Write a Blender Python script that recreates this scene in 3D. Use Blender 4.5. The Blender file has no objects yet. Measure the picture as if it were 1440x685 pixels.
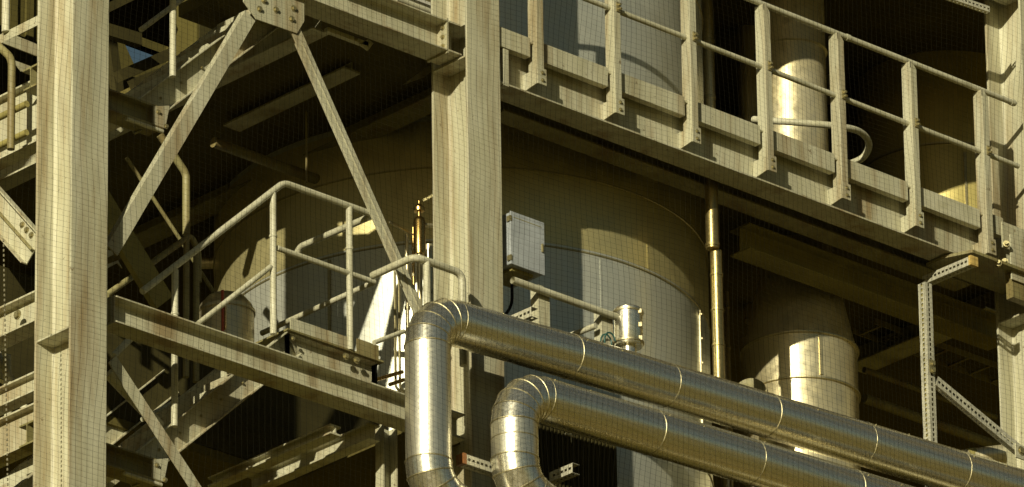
import bpy, math, random
from mathutils import Vector, Matrix
rnd = random.Random(7)
C = bpy.context.scene.collection
SC = bpy.context.scene
V = Vector
# ------------------------------------------------------------------ camera
TH, PH, RO, F = math.radians(23.83), math.radians(47.02), math.radians(-0.837), 12000.0
def _v(a): return V((math.sin(a), math.cos(a)*math.sin(TH), math.cos(a)*math.cos(TH)))
def _r(q):
    c, s = math.cos(RO), math.sin(RO)
    return V((c*q.x - s*q.y, s*q.x + c*q.y, q.z))
ax, ay, az = _r(_v(PH)), _r(_v(PH-math.pi/2)), _r(V((0, -math.cos(TH), math.sin(TH))))
RIGHT = V((ax.x, ay.x, az.x)); DOWN = V((ax.y, ay.y, az.y)); FWD = V((ax.z, ay.z, az.z))
Z0 = 32.0
ANCH = V((0, 0, Z0))
def ray(px, py): return (RIGHT*((px-720)/F) + DOWN*((py-342.5)/F) + FWD)
CAM = ANCH - ray(660, 342)*75.0
def hit(px, py, pt, n):
    r = ray(px, py); return CAM + r*((pt-CAM).dot(n)/r.dot(n))
def P(px, py, Y=None, X=None, Z=None):
    """where the sight line of a photo point meets a plane of the steelwork"""
    if Y is not None: return hit(px, py, V((0, Y, 0)), V((0, 1, 0)))
    if X is not None: return hit(px, py, V((X, 0, 0)), V((1, 0, 0)))
    return hit(px, py, V((0, 0, Z)), V((0, 0, 1)))
FH = V((FWD.x, FWD.y, 0)).normalized()
cd = bpy.data.cameras.new('camera'); cam = bpy.data.objects.new('camera', cd); C.objects.link(cam)
cd.sensor_width = 36; cd.lens = F/1440*36; cd.clip_start = 1; cd.clip_end = 6000
M = Matrix((RIGHT, -DOWN, -FWD)).transposed().to_4x4(); M.translation = CAM; cam.matrix_world = M
SC.camera = cam
# ------------------------------------------------------------------ materials
def mat(name, base, rough=.6, metal=0., dark=None, light=None, scale=3., stretch=(1, 1, 1), stain=None, bump=.1, spec=.5, rvar=.1, grime=0.):
    m = bpy.data.materials.new(name); m.use_nodes = True
    nt = m.node_tree; N = nt.nodes; L = nt.links
    b = N['Principled BSDF']; b.inputs['Metallic'].default_value = metal
    b.inputs['Specular IOR Level'].default_value = spec
    g = N.new('ShaderNodeNewGeometry')
    def noise(sc, st=(1, 1, 1), det=5, off=0.):
        mp = N.new('ShaderNodeMapping'); mp.inputs['Scale'].default_value = st
        mp.inputs['Location'].default_value = (off, off*1.7, off*.6)
        L.new(g.outputs['Position'], mp.inputs['Vector'])
        n = N.new('ShaderNodeTexNoise'); n.inputs['Scale'].default_value = sc; n.inputs['Detail'].default_value = det
        n.inputs['Roughness'].default_value = .62
        L.new(mp.outputs[0], n.inputs['Vector']); return n.outputs['Fac']
    def ramp(f, a, c, v0=0., v1=1.):
        r = N.new('ShaderNodeMapRange'); r.inputs['From Min'].default_value = a; r.inputs['From Max'].default_value = c
        r.inputs['To Min'].default_value = v0; r.inputs['To Max'].default_value = v1; L.new(f, r.inputs['Value']); return r.outputs[0]
    def mix(f, a, c):
        x = N.new('ShaderNodeMix'); x.data_type = 'RGBA'
        L.new(f, x.inputs['Factor'])
        for s, q in ((x.inputs['A'], a), (x.inputs['B'], c)):
            if isinstance(q, tuple): s.default_value = (*q, 1)
            else: L.new(q, s)
        return x.outputs['Result']
    dk = dark or tuple(v*.72 for v in base); lt = light or tuple(min(1, v*1.15) for v in base)
    n1 = noise(scale, stretch)
    col = mix(ramp(n1, .3, .7), dk, lt)
    n2 = noise(scale*9, (1, 1, 1), 4, 3.)
    col = mix(ramp(n2, .35, .75, 0, .35), col, base)
    if stain:
        n3 = noise(1.3, (3.2, 3.2, .35), 6, 9.)
        col = mix(ramp(n3, .48, .68, 0, .85), col, stain)
        n4 = noise(14, (1, 1, 1), 3, 5.)
        col = mix(ramp(n4, .68, .74, 0, .8), col, tuple(v*.55 for v in stain))
    if stain:
        n6 = noise(1., (11, 11, 1.1), 5, 4.)
        col = mix(ramp(n6, .50, .80, 0, .30), col, tuple(v*.55 for v in base))
        n7 = noise(38, (1, 1, 1), 2, 7.)
        col = mix(ramp(n7, .70, .73, 0, .7), col, (.12, .08, .03))
    if grime:
        n5 = noise(5, (2.5, 2.5, .25), 6, 2.)
        col = mix(ramp(n5, .45, .8, 0, grime), col, tuple(v*.35 for v in base))
    L.new(col, b.inputs['Base Color'])
    L.new(ramp(n2, .3, .7, max(.02, rough-rvar), min(1, rough+rvar)), b.inputs['Roughness'])
    if bump:
        bp = N.new('ShaderNodeBump'); bp.inputs['Strength'].default_value = bump; bp.inputs['Distance'].default_value = .01
        L.new(n2, bp.inputs['Height']); L.new(bp.outputs[0], b.inputs['Normal'])
    return m
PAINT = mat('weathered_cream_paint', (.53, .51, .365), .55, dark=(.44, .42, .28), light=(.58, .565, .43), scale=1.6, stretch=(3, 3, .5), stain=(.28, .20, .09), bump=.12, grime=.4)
PAINT2 = mat('shade_toned_paint', (.27, .24, .10), .6, dark=(.17, .15, .05), light=(.33, .30, .15), scale=2., stain=(.16, .10, .03), grime=.5)  # darker copy of the frame paint with shade put into the colour
GALV = mat('galvanised_tube', (.57, .55, .40), .5, dark=(.44, .42, .28), light=(.64, .62, .48), scale=6, bump=.1, grime=.3)
STRUT = mat('galvanised_strut', (.60, .58, .46), .45, metal=.25, scale=9, bump=.1)
PIPEV = mat('upright_pipe_cladding', (.92, .88, .70), .34, metal=.9, dark=(.88, .83, .66), light=(.94, .91, .78), scale=2.5, stretch=(7, 7, .25), bump=.003, rvar=.04)
PIPE = mat('pipe_cladding', (.93, .89, .72), .26, metal=.93, dark=(.88, .83, .66), light=(.94, .91, .78), scale=2.5, stretch=(.22, 9, 9), bump=.003, rvar=.05)
BAND = mat('clad_band', (.62, .56, .36), .5, metal=1., scale=8, bump=.05)
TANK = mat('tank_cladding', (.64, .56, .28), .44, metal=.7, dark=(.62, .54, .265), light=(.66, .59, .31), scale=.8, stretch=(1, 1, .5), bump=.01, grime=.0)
TANKB = mat('sky_toned_cladding', (.62, .63, .56), .42, metal=.6, dark=(.60, .61, .53), light=(.66, .67, .60), scale=.8, stretch=(1, 1, .4), bump=.01, grime=.1)  # blue-grey copy of the tank cladding, sky sheen put into the colour
SEAM = mat('seam_strip', (.42, .37, .2), .4, metal=.7, scale=8)
DUCT = mat('duct_cladding', (.86, .77, .48), .38, metal=.72, dark=(.7, .6, .35), light=(.85, .78, .56), scale=1.4, bump=.03)
DARKF = mat('shade_dark_floor', (.12, .10, .032), .85, scale=2, spec=.1)  # dark base colour carries the shade under the decks
DARKW = mat('dark_wall_sheet', (.10, .085, .026), .8, scale=3, spec=.1)  # interior gloom put into the base colour, stays dark under sun
DARKM = mat('dark_brown_steel', (.30, .26, .09), .7, scale=3, spec=.2)
DEEP = mat('shade_dark_steel', (.05, .043, .016), .8, scale=3, spec=.1)  # near black so sunny parts still look shaded; the darkness is colour
BOLT = mat('bolt_steel', (.40, .35, .18), .4, metal=.6, scale=20)
BRASS = mat('brass', (.62, .42, .14), .3, metal=1., scale=12, bump=.05)
BRONZE = mat('bronze_cladding', (.46, .37, .16), .38, metal=.9, scale=4, bump=.01)
BOX = mat('grey_enamel', (.40, .43, .46), .45, scale=3, bump=.04)
ORANGE = mat('orange_plastic', (.36, .15, .05), .5, scale=10)
YELLOW = mat('yellow_plastic', (.6, .43, .14), .5, scale=10)
CABLE = mat('rubber_cable', (.02, .09, .08), .5, scale=10)
REDP = mat('red_pipe_paint', (.4, .06, .02), .5, scale=10)
BLACKC = mat('black_chain', (.3, .27, .18), .5, metal=.5, scale=20)
NETM = mat('net_cord', (.006, .0055, .003), .9, scale=30, bump=0, spec=.1)
SOIL = mat('dry_ochre_ground', (.21, .16, .034), .95, dark=(.17, .13, .025), light=(.25, .20, .045), scale=.05, bump=0, spec=.1)
# ------------------------------------------------------------------ mesh building
X3, Y3, Z3 = V((1, 0, 0)), V((0, 1, 0)), V((0, 0, 1))
class MB:
    def __init__(s): s.v = []; s.f = []
    def add(s, vs, fs):
        n = len(s.v); s.v += [V(q) for q in vs]; s.f += [tuple(i+n for i in f) for f in fs]; return s
    def prism(s, prof, O, a, b, d, l, caps=True):
        """closed 2-D outline prof in axes (a, b) at O, drawn out l along d"""
        n = len(prof)
        vs = [O+a*p[0]+b*p[1] for p in prof]; vs += [q+d*l for q in vs]
        fs = [(i, (i+1) % n, (i+1) % n+n, i+n) for i in range(n)]
        if caps: fs += [tuple(range(n))[::-1], tuple(range(n, 2*n))]
        return s.add(vs, fs)
    def box(s, x0, x1, y0, y1, z0, z1): return s.prism([(x0, y0), (x1, y0), (x1, y1), (x0, y1)], V((0, 0, z0)), X3, Y3, Z3, z1-z0)
    def obox(s, O, a, b, c, ra, rb, rc): return s.prism([(ra[0], rb[0]), (ra[1], rb[0]), (ra[1], rb[1]), (ra[0], rb[1])], O+c*rc[0], a, b, c, rc[1]-rc[0])
    def poly(s, pts, d, t):
        n = len(pts); vs = [V(p) for p in pts]+[V(p)+d*t for p in pts]
        return s.add(vs, [tuple(range(n))[::-1], tuple(range(n, 2*n))]+[(i, (i+1) % n, (i+1) % n+n, i+n) for i in range(n)])
    def tube(s, pts, r, seg=12, caps=True, bend=0.):
        pts = [V(p) for p in pts]
        if bend and len(pts) > 2:
            q = [pts[0]]
            for i in range(1, len(pts)-1):
                a, b, c = pts[i-1], pts[i], pts[i+1]
                k = min(bend, (a-b).length*.45, (c-b).length*.45)
                p0 = b+(a-b).normalized()*k; p1 = b+(c-b).normalized()*k
                for j in range(6):
                    t = j/5; q.append(p0*(1-t)**2+b*2*t*(1-t)+p1*t*t)
            q.append(pts[-1]); pts = q
        n = len(pts); rs = r if isinstance(r, (list, tuple)) else [r]*n
        up = None; rings = []
        for i in range(n):
            d0 = (pts[i]-pts[i-1]).normalized() if i else None
            d1 = (pts[i+1]-pts[i]).normalized() if i < n-1 else None
            t = ((d0 or d1)+(d1 or d0)).normalized()
            if up is None: up = t.orthogonal().normalized()
            up = (up-t*up.dot(t)).normalized(); sd = t.cross(up)
            k = 1/max(.5, t.dot(d0 or d1))
            e = (d1-d0) if (d0 and d1) and (d1-d0).length > 1e-4 else None
            ring = []
            for j in range(seg):
                w = 2*math.pi*j/seg; o = up*math.cos(w)+sd*math.sin(w)
                if e is not None:
                    en = e.normalized(); o = o+en*(o.dot(en)*(k-1))
                ring.append(pts[i]+o*rs[i])
            rings.append(ring)
        vs = [q for g in rings for q in g]
        fs = [(i*seg+j, i*seg+(j+1) % seg, (i+1)*seg+(j+1) % seg, (i+1)*seg+j) for i in range(n-1) for j in range(seg)]
        if caps: fs += [tuple(range(seg))[::-1], tuple(range((n-1)*seg, n*seg))]
        return s.add(vs, fs)
    def lathe(s, c, prof, seg=64, a0=0., a1=2*math.pi, caps=False):
        """prof: (radius, z) pairs turned about the vertical through c"""
        full = abs(a1-a0-2*math.pi) < 1e-6; m = seg if full else seg+1
        vs = []
        for r, z in prof:
            for j in range(m):
                w = a0+(a1-a0)*j/seg; vs.append(V((c[0]+r*math.cos(w), c[1]+r*math.sin(w), z)))
        fs = []
        for i in range(len(prof)-1):
            for j in range(seg):
                k = (j+1) % m
                fs.append((i*m+j, i*m+k, (i+1)*m+k, (i+1)*m+j))
        if caps: fs += [tuple(range(m))[::-1], tuple(range((len(prof)-1)*m, len(prof)*m))]
        return s.add(vs, fs)
    def hexbolt(s, p, n, r=.018, h=.014):
        a = n.orthogonal().normalized(); b = n.cross(a)
        s.prism([(r*1.5*math.cos(q*math.pi/6), r*1.5*math.sin(q*math.pi/6)) for q in range(12)], p, a, b, n, .004)
        return s.prism([(r*math.cos(q*math.pi/3), r*math.sin(q*math.pi/3)) for q in range(6)], p+n*.004, a, b, n, h)
    def ibeam(s, p0, d, l, h, b, tf=.016, tw=.010, side=Y3, up=Z3):
        """p0 = middle of the bottom face at the start"""
        w = tw/2; B = b/2
        prof = [(-B, 0), (B, 0), (B, tf), (w+.012, tf), (w, tf+.012), (w, h-tf-.012), (w+.012, h-tf), (B, h-tf), (B, h), (-B, h), (-B, h-tf), (-w-.012, h-tf), (-w, h-tf-.012), (-w, tf+.012), (-w-.012, tf), (-B, tf)]
        return s.prism(prof, p0, side, up, d, l)
    def chan(s, p0, d, l, h, b, t=.009, side=Y3, up=Z3):
        """channel: web at p0, flanges pointing along side"""
        prof = [(0, 0), (b, 0), (b, t*1.3), (t, t*1.3), (t, h-t*1.3), (b, h-t*1.3), (b, h), (0, h)]
        return s.prism(prof, p0, side, up, d, l)
    def build(s, name, m, parent=None, smooth=False, loc=None, bevel=0.):
        off = parent_world(parent) if parent else (V(loc) if loc is not None else V((0, 0, 0)))
        if parent is None and loc is None and s.v:
            zs = min(q.z for q in s.v); cx = sum(q.x for q in s.v)/len(s.v); cy = sum(q.y for q in s.v)/len(s.v); off = V((cx, cy, zs))
        me = bpy.data.meshes.new(name); me.from_pydata([tuple(q-off) for q in s.v], [], s.f)
        me.materials.append(m); me.validate(); me.update()
        import bmesh
        bm = bmesh.new(); bm.from_mesh(me); bmesh.ops.recalc_face_normals(bm, faces=bm.faces); bm.to_mesh(me); bm.free()
        if smooth:
            me.polygons.foreach_set('use_smooth', [True]*len(me.polygons)); me.set_sharp_from_angle(angle=math.radians(38))
        o = bpy.data.objects.new(name, me); C.objects.link(o)
        if parent: o.parent = parent
        else: o.location = off
        if bevel:
            bv = o.modifiers.new('soft_edges', 'BEVEL'); bv.width = bevel; bv.segments = 2; bv.limit_method = 'ANGLE'
        return o
def parent_world(p):
    q = V((0, 0, 0))
    while p is not None: q += p.location; p = p.parent
    return q
def tag(o, label=None, cat=None, group=None, kind=None):
    for k, v in (('label', label), ('category', cat), ('group', group), ('kind', kind)):
        if v: o[k] = v
    return o
def thing(name, label, cat, loc, group=None):
    o = bpy.data.objects.new(name, None); C.objects.link(o); o.location = V(loc); o.empty_display_size = .2
    return tag(o, label, cat, group)
def dup(root, loc, label=None):
    def cp(o, par):
        c = o.copy(); C.objects.link(c)
        if par: c.parent = par
        for ch in kids.get(o.name, []): cp(ch, c)
        return c
    kids = {}
    for o in list(C.objects):
        if o.parent: kids.setdefault(o.parent.name, []).append(o)
    r = cp(root, None); r.location = V(loc)
    if label: r['label'] = label
    return r
# ------------------------------------------------------------------ world, sun
SUND = V((1.95, 1.0, -.60)).normalized()
el = math.asin(-SUND.z); azm = math.atan2(-SUND.x, -SUND.y)      # azimuth of the sun measured from +Y clockwise
w = bpy.data.worlds.new('World'); SC.world = w; w.use_nodes = True
nt = w.node_tree; bg = nt.nodes['Background']; sky = nt.nodes.new('ShaderNodeTexSky'); sky.sky_type = 'NISHITA'
sky.sun_disc = False; sky.sun_elevation = el; sky.sun_rotation = azm; sky.air_density = 1.; sky.dust_density = .7
tint = nt.nodes.new('ShaderNodeMix'); tint.data_type = 'RGBA'; tint.blend_type = 'MULTIPLY'; tint.inputs['Factor'].default_value = 1
tint.inputs['B'].default_value = (.66, .68, .54, 1)
nt.links.new(sky.outputs[0], tint.inputs['A']); nt.links.new(tint.outputs['Result'], bg.inputs[0]); bg.inputs[1].default_value = .050
sl = bpy.data.lights.new('sun', 'SUN'); sl.energy = 5.0; sl.angle = math.radians(.5); sl.color = (1., .92, .65)
so = bpy.data.objects.new('sun', sl); C.objects.link(so); so.rotation_euler = SUND.to_track_quat('-Z', 'Y').to_euler()
so.location = ANCH-SUND*40
SC.view_settings.view_transform = 'Standard'; SC.view_settings.look = 'None'; SC.view_settings.exposure = 0
SC.cycles.use_denoising = True; SC.cycles.max_bounces = 8; SC.cycles.diffuse_bounces = 4; SC.cycles.glossy_bounces = 4
SC.cycles.caustics_reflective = False; SC.cycles.caustics_refractive = False; SC.cycles.sample_clamp_indirect = 4
# ------------------------------------------------------------------ the setting
tag(MB().box(-2500, 2500, -2500, 2500, -.3, 0).build('ground', SOIL), kind='structure')
Y = 7.4
hole = [P(172, 55, Y), P(226, 74, Y), P(192, 98, Y)]
hx0, hx1 = min(q.x for q in hole), max(q.x for q in hole); hz0, hz1 = min(q.z for q in hole), max(q.z for q in hole)
bw = MB()
bw.box(-9, hx0, Y, Y+.1, 18, 44); bw.box(hx1, 22, Y, Y+.1, 18, 44); bw.box(hx0, hx1, Y, Y+.1, 18, hz0); bw.box(hx0, hx1, Y, Y+.1, hz1, 44)
bw.poly([V((hx0, Y, hz0)), V((hole[2].x, Y, hz0)), V((hx0, Y, hz1))], Y3, .1)
bw.poly([V((hx1, Y, hz0)), V((hole[2].x+.001, Y, hz0)), V((hx1, Y, hole[1].z))], Y3, .1)
bw.poly([V((hx0+.001, Y, hz1)), V((hx1, Y, hole[1].z)), V((hx1, Y, hz1))], Y3, .1)
for i in range(150):
    x = -9+i*.2
    if x > hx1 or x+.1 < hx0: bw.box(x, x+.09, Y-.03, Y-.003, 18, 44)
tag(bw.build('backdrop_wall', DARKW), 'dark ribbed sheet wall added as a backdrop behind the steelwork', 'wall')  # added enclosure that keeps sky and light out of the interior
STOREY = 3.29
# levels read off the photograph
zW = P(900, 190, Y=.03).z          # underside of the walkway beam
zT = P(622, 68, Y=.08).z           # underside of the upper left beam
zL = P(365, 520, Y=.07).z          # underside of the lower platform beam
print('levels', zW, zT, zL, [P(x, 342, Y=0).x for x in (100, 1440)])
nw_ = MB(); nw_.box(24, 50, -13, 11, 0, 52)  # unseen block, added so tank and pipes mirror a warm olive tone
for i in range(13):
    nw_.box(23.7, 23.995, -13, 11, 3+i*3.8, 3.6+i*3.8)
tag(nw_.build('reflection_block', mat('ochre_reflector', (.10, .078, .025), .8, scale=.5, spec=.2), loc=(37, -1, 0)), 'made-up ochre block outside the view, added for warm reflections in the metal', 'reflector')
# ------------------------------------------------------------------ columns
def column(x0, label, stiff=(), cap=None):
    t = thing('steel_column', label, 'column', (x0+.2, .235, 0), 'H section steel columns of the frame')
    tf, tw = .024, .014; xm = x0+.2; w = tw/2
    prof = [(x0, 0), (x0+.4, 0), (x0+.4, tf), (xm+w+.02, tf), (xm+w, tf+.02), (xm+w, .45-.02), (xm+w+.02, .45), (x0+.4, .45), (x0+.4, .474), (x0, .474), (x0, .45), (xm-w-.02, .45), (xm-w, .43), (xm-w, tf+.02), (xm-w-.02, tf), (x0, tf)]
    MB().prism(prof, V((0, 0, 0)), X3, Y3, Z3, 38.6).build('shaft', PAINT, t, bevel=.004)
    for z in stiff:
        b = MB(); b.box(x0+.004, xm-w-.001, tf+.001, .449, z, z+.016); b.box(xm+w+.001, x0+.396, tf+.001, .449, z, z+.016); b.build('stiffener', PAINT, t)
    return t
XC1 = P(100, 342, Y=0).x; XC2 = 0.; XC3 = P(1448, 342, Y=0).x
column(XC1, 'broad steel column at the left edge with one stiffener plate in its web', [P(54, 446, Y=.02).z, P(100, 425, Y=0).z-3.4])
column(XC2, 'central steel column rising behind the pipe elbow and beside the grey box', [zT+.285, zT-.03])
column(XC3, 'right hand steel column where the walkway handrail ends', [zW-.3])
# ------------------------------------------------------------------ upper left beam, gusset, braces
t = thing('steel_beam', 'upper steel beam running from the gusset plate to the central column', 'beam', (-2, .22, zT), 'horizontal steel beams on the front frame')
MB().ibeam(V((XC1+.42, .22, zT)), X3, -XC1-.42-.0-.16, .30, .28).build('beam_section', PAINT, t, bevel=.003)
xe = -.16
MB().box(xe+.001, xe+.02, .085, .355, zT-.02, zT+.32).build('end_plate', PAINT, t)
b = MB()
for k in range(3): b.hexbolt(V((xe, .14, zT+.06+.09*k)), -X3, .016)
b.build('bolt', BOLT, t)
# inner cleat beam stub beside the column
b = MB(); b.ibeam(V((xe+.021, .22, zT-.0)), X3, .15, .30, .28); b.build('stub', PAINT, t)
# pale plate hanging below the beam and a tubular bracket
p = [P(567, 119, Y=.9), P(605, 91, Y=.9), P(606, 101, Y=.9), P(598, 108, Y=.9)]
tag(MB().poly(p, Y3, .012).build('gusset_plate', PAINT), 'small sunlit gusset plate under the beam left of the central column', 'plate')
p0, p1 = P(461, 35, Y=.45), P(518, 55, Y=.45)
t = thing('cable_bracket', 'short sunlit bracket under the upper left beam with two feet', 'bracket', p0)
MB().obox(p0, X3, Y3, Z3, (0, (p1-p0).x), (0, .05), (-.06, -.02)).build('rail', GALV, t)
MB().poly([p1, p1+V((.06, 0, -.02)), p1+V((0, 0, -.11)), p1+V((-.1, 0, -.08))], Y3, .02).build('foot', GALV, t)
MB().hexbolt(p0+V((.33, 0, -.04)), -Y3, .012).build('bolt', BOLT, t)
# gusset
g = [P(343, -60, Y=.14), P(343, 2, Y=.14), P(361, 27, Y=.14), P(418, 47, Y=.14), P(428, 30, Y=.14), P(428, -30, Y=.14)]
t = thing('gusset_plate', 'large bolted gusset plate where the two diagonal braces meet at the top', 'plate', g[2])
MB().poly(g, Y3, .014).build('plate', PAINT, t, bevel=.002)
for q in ((371, 1), (365, 13), (388, 14), (413, 12), (410, 27)): MB().hexbolt(P(*q, Y=.14), -Y3, .021, .016).build('bolt', BOLT, t)
def brace(label, a, b, y, wd, leg=.08, top=True, m=PAINT, ridge=False, bolts=()):
    p0, p1 = P(*a, Y=y), P(*b, Y=y); d = (p1-p0).normalized(); n = d.cross(Y3).normalized()
    if n.z < 0: n = -n
    if n.x > 0 and not top: n = n
    t = thing('diagonal_brace', label, 'brace', p0 if p0.z < p1.z else p1, 'diagonal angle braces between the columns')
    l = (p1-p0).length
    o = MB()
    if ridge:
        o.prism([(-wd/2, 0), (wd/2, 0), (wd/2, .012), (.006, .012), (.006, leg), (-.006, leg), (-.006, .012), (-wd/2, .012)], p0, n, Y3, d, l)
    else:
        o.prism([(-wd/2, 0), (wd/2-.001, 0), (wd/2, .001), (wd/2, leg), (wd/2-.012, leg), (wd/2-.012, .012), (-wd/2, .012)], p0, n, Y3, d, l)
    o.build('angle_section', m, t, bevel=.002)
    if ridge: MB().obox(p0, n, Y3, d, (-.006, .006), (-.011, -.001), (.25, l)).build('rib', PAINT, t)
    for k in bolts: MB().hexbolt(p0+d*k, -Y3, .017).build('bolt', BOLT, t)
    return t
brace('flat steel brace running down left from the gusset plate to the broad left column', (352, 22), (158, 352), .155, .135, top=True)
brace('slim steel brace with a raised rib running from the gusset plate to the pipe elbow', (408, 24), (594, 445), .155, .125, ridge=True)
brace('lower flat brace below the platform beam beside the broad left column', (158, 505), (285, 700), .155, .12)
XS = XC1+.2
p0, p1 = P(-30, 262, X=XS), P(50, 352, X=XS); d = (p1-p0).normalized(); n_ = d.cross(X3)
t = thing('diagonal_brace', 'wide channel brace with bolts sloping down to the back of the left column', 'brace', p1)
o = MB(); o.prism([(-.15, 0), (.15, 0), (.15, .07), (.138, .07), (.138, .012), (-.138, .012), (-.138, .07), (-.15, .07)], p0, n_, -X3, d, (p1-p0).length); o.build('channel', PAINT, t, bevel=.002)
o = MB(); o.obox(p0, n_, -X3, d, (-.012, .0), (.013, .05), (0, (p1-p0).length)); o.build('rib', PAINT2, t)
for k in (.72, .80, .88): MB().hexbolt(p0+d*((p1-p0).length*k)-X3*.013+n_*.07, -X3, .02).build('bolt', BOLT, t)
b = MB()
# ------------------------------------------------------------------ lower platform beam
x0 = P(163, 450, Y=.07).x
t = thing('steel_beam', 'lower platform beam with a long sunlit web running right from the left column to the pipe elbow', 'beam', (x0, .21, zL), 'horizontal steel beams on the front frame')
MB().ibeam(V((x0+.012, .19, zL)), X3, -x0-.012-.003, .245, .22).build('beam_section', PAINT, t, bevel=.003)
MB().box(x0, x0+.011, .095, .325, zL-.004, zL+.252).build('end_plate', PAINT, t)
MB().box(XC1+.39, x0-.001, .14, .24, zL+.02, zL+.22).build('cleat', PAINT2, t)
# floors
slab = MB(); slab.box(-1.2, 16, .5, 7.39, zT+.30, zT+.42); slab.box(-2.0, -.3, .363, .499, zT+.30, zT+.42); slab.box(-2.0, -1.201, .5, 1.6, zT+.30, zT+.42)  # the two small strips are added to stop a sun patch on the tank
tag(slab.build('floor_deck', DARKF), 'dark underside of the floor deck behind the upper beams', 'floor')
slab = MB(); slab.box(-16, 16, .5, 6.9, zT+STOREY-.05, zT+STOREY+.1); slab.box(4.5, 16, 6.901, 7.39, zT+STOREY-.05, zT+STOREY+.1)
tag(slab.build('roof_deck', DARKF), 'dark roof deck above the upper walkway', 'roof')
zr = zW+STOREY-.25
b = MB(); b.ibeam(V((-14, .22, zr)), X3, 30, .5, .28); tag(b.build('roof_beam', PAINT), 'edge beam of the storey above the walkway', 'beam')
slab = MB(); slab.box(-.35, 4.9, .36, 2.0, zL+.10, zL+.18); slab.box(-4.6, 4.9, 2.001, 6.2, zL+.10, zL+.18)
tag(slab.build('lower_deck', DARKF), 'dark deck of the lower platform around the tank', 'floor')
o = MB(); o.box(-4.5, .80, 2.0, 2.03, zL+.185, P(525, 552, Y=2.0).z); tag(o.build('dark_screen', DEEP), 'low dark panel added to keep the back of the stair opening dark', 'panel')  # added sheet standing in for the darkness behind the stair
pb = P(866, 628, Y=.34)
o = MB(); zt2 = P(866, 629, Y=.34).z
o.box(.42, pb.x, .33, .35, 28.3, zt2); zt3 = P(712, 545, Y=.34).z; o.box(.42, pb.x-.06, .351, .37, zt2+.001, zt3)
for i in range(60):
    x_ = .44+i*.045
    if x_ < pb.x-.03: o.box(x_, x_+.02, .318, .3295, 28.3, zt2-.003)
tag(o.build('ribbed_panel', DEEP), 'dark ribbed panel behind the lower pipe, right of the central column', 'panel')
for a_, lb in (((803, 612), 'small white cross shaped bracket on the dark ribbed panel'), ((836, 611), 'small white dash shaped clip on the dark ribbed panel')):
    q = P(*a_, Y=.30); o = MB(); o.box(q.x-.06, q.x+.06, .30, .317, q.z-.006, q.z+.006)
    if a_[0] == 803: o.box(q.x-.006, q.x+.006, .298, .2995, q.z-.07, q.z+.09)
    tag(o.build('panel_clip', GALV), lb, 'clip')
# dark beams under the decks
def beamY(label, x, y0, y1, z, h=.25, b=.2, m=PAINT):
    o = MB(); o.ibeam(V((x, y0, z)), Y3, y1-y0, h, b, side=X3)
    return tag(o.build('cross_beam', m), label, 'beam', 'cross beams under the floor decks')
q = P(495, 100, Y=1.3); beamY('short lighter cross beam in the shade under the upper deck', q.x, 1.3, 2.95, q.z, .16, .2, PAINT)
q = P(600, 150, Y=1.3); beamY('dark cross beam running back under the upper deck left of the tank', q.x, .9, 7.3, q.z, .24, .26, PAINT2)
q = P(1400, 425, Y=1.1); beamY('dim cross beam running back low on the right beside the hanging strut', q.x, 1.1, 3.0, q.z-.1, .3, .28, PAINT)
for x in (-1.2, 3.2): beamY('dark cross beam close under the upper deck', x, .6, 7.3, zT+.05, .24, .2)
o = MB(); q = P(1040, 330, Y=.98); o.ibeam(V((q.x, .98, q.z-.18)), X3, 3.4, .26, .26)
tag(o.build('inner_beam', DARKM), 'long shaded beam under the walkway to the right of the tank', 'beam')
o = MB(); q = P(1100, 30, Y=3.4); o.ibeam(V((q.x, 3.4, q.z)), X3, 4.5, .2, .2)
tag(o.build('inner_beam', PAINT), 'faint beam in the shade behind the handrail at upper right', 'beam')
o = MB(); q = P(1180, 130, Y=3.0); o.ibeam(V((q.x, 3.0, q.z)), Y3, 3.5, .25, .25, side=X3)
tag(o.build('inner_beam', PAINT), 'faint cross beam above the third handrail post from the right', 'beam')
q = P(1213, 85, Y=3.0)
# ------------------------------------------------------------------ walkway
YP = -.02; YT = .025; YW = .17
XA, XB = .402, XC3+.17
t = thing('walkway_beam', 'long steel beam carrying the upper walkway between the two right columns', 'beam', (XA, .22, zW), None)
MB().ibeam(V((XA, YW, zW)), X3, XC3-XA-.003, .52, .28, .018).build('beam_section', PAINT, t, bevel=.003)
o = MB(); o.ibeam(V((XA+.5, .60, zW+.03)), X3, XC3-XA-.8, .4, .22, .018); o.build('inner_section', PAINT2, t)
zt = P(1020, 158, Y=YT).z
t = thing('toe_channel', 'pale steel channel along the edge of the upper walkway floor', 'channel', (XA, 0, zt-.23))
PX = P(1077, 120, Y=YP).x; DX = .957
for k in range(-4, 4):
    xa = max(XA+.002, PX+DX*k+.012); xb = min(PX+DX*(k+1)-.045, XC3-.32)
    if xb-xa > .05: MB().chan(V((xa, YT, zt-.19)), X3, xb-xa, .19+rnd.uniform(-.003, .003), .07, .008).build('channel', GALV if k == 2 else PAINT, t, bevel=.002)
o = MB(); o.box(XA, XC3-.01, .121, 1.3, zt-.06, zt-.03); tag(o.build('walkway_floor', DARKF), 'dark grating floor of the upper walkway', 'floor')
for x in [XA+.3+.9*k for k in range(7)]:
    pass
# upstand plate behind left end
p = P(708, 68, Y=.03); tag(MB().obox(p, X3, Y3, Z3, (-.0, .06), (0, .06), (-.36, 0)).build('angle_cleat', PAINT), 'short upright angle where the walkway meets the central column', 'cleat')
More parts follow.
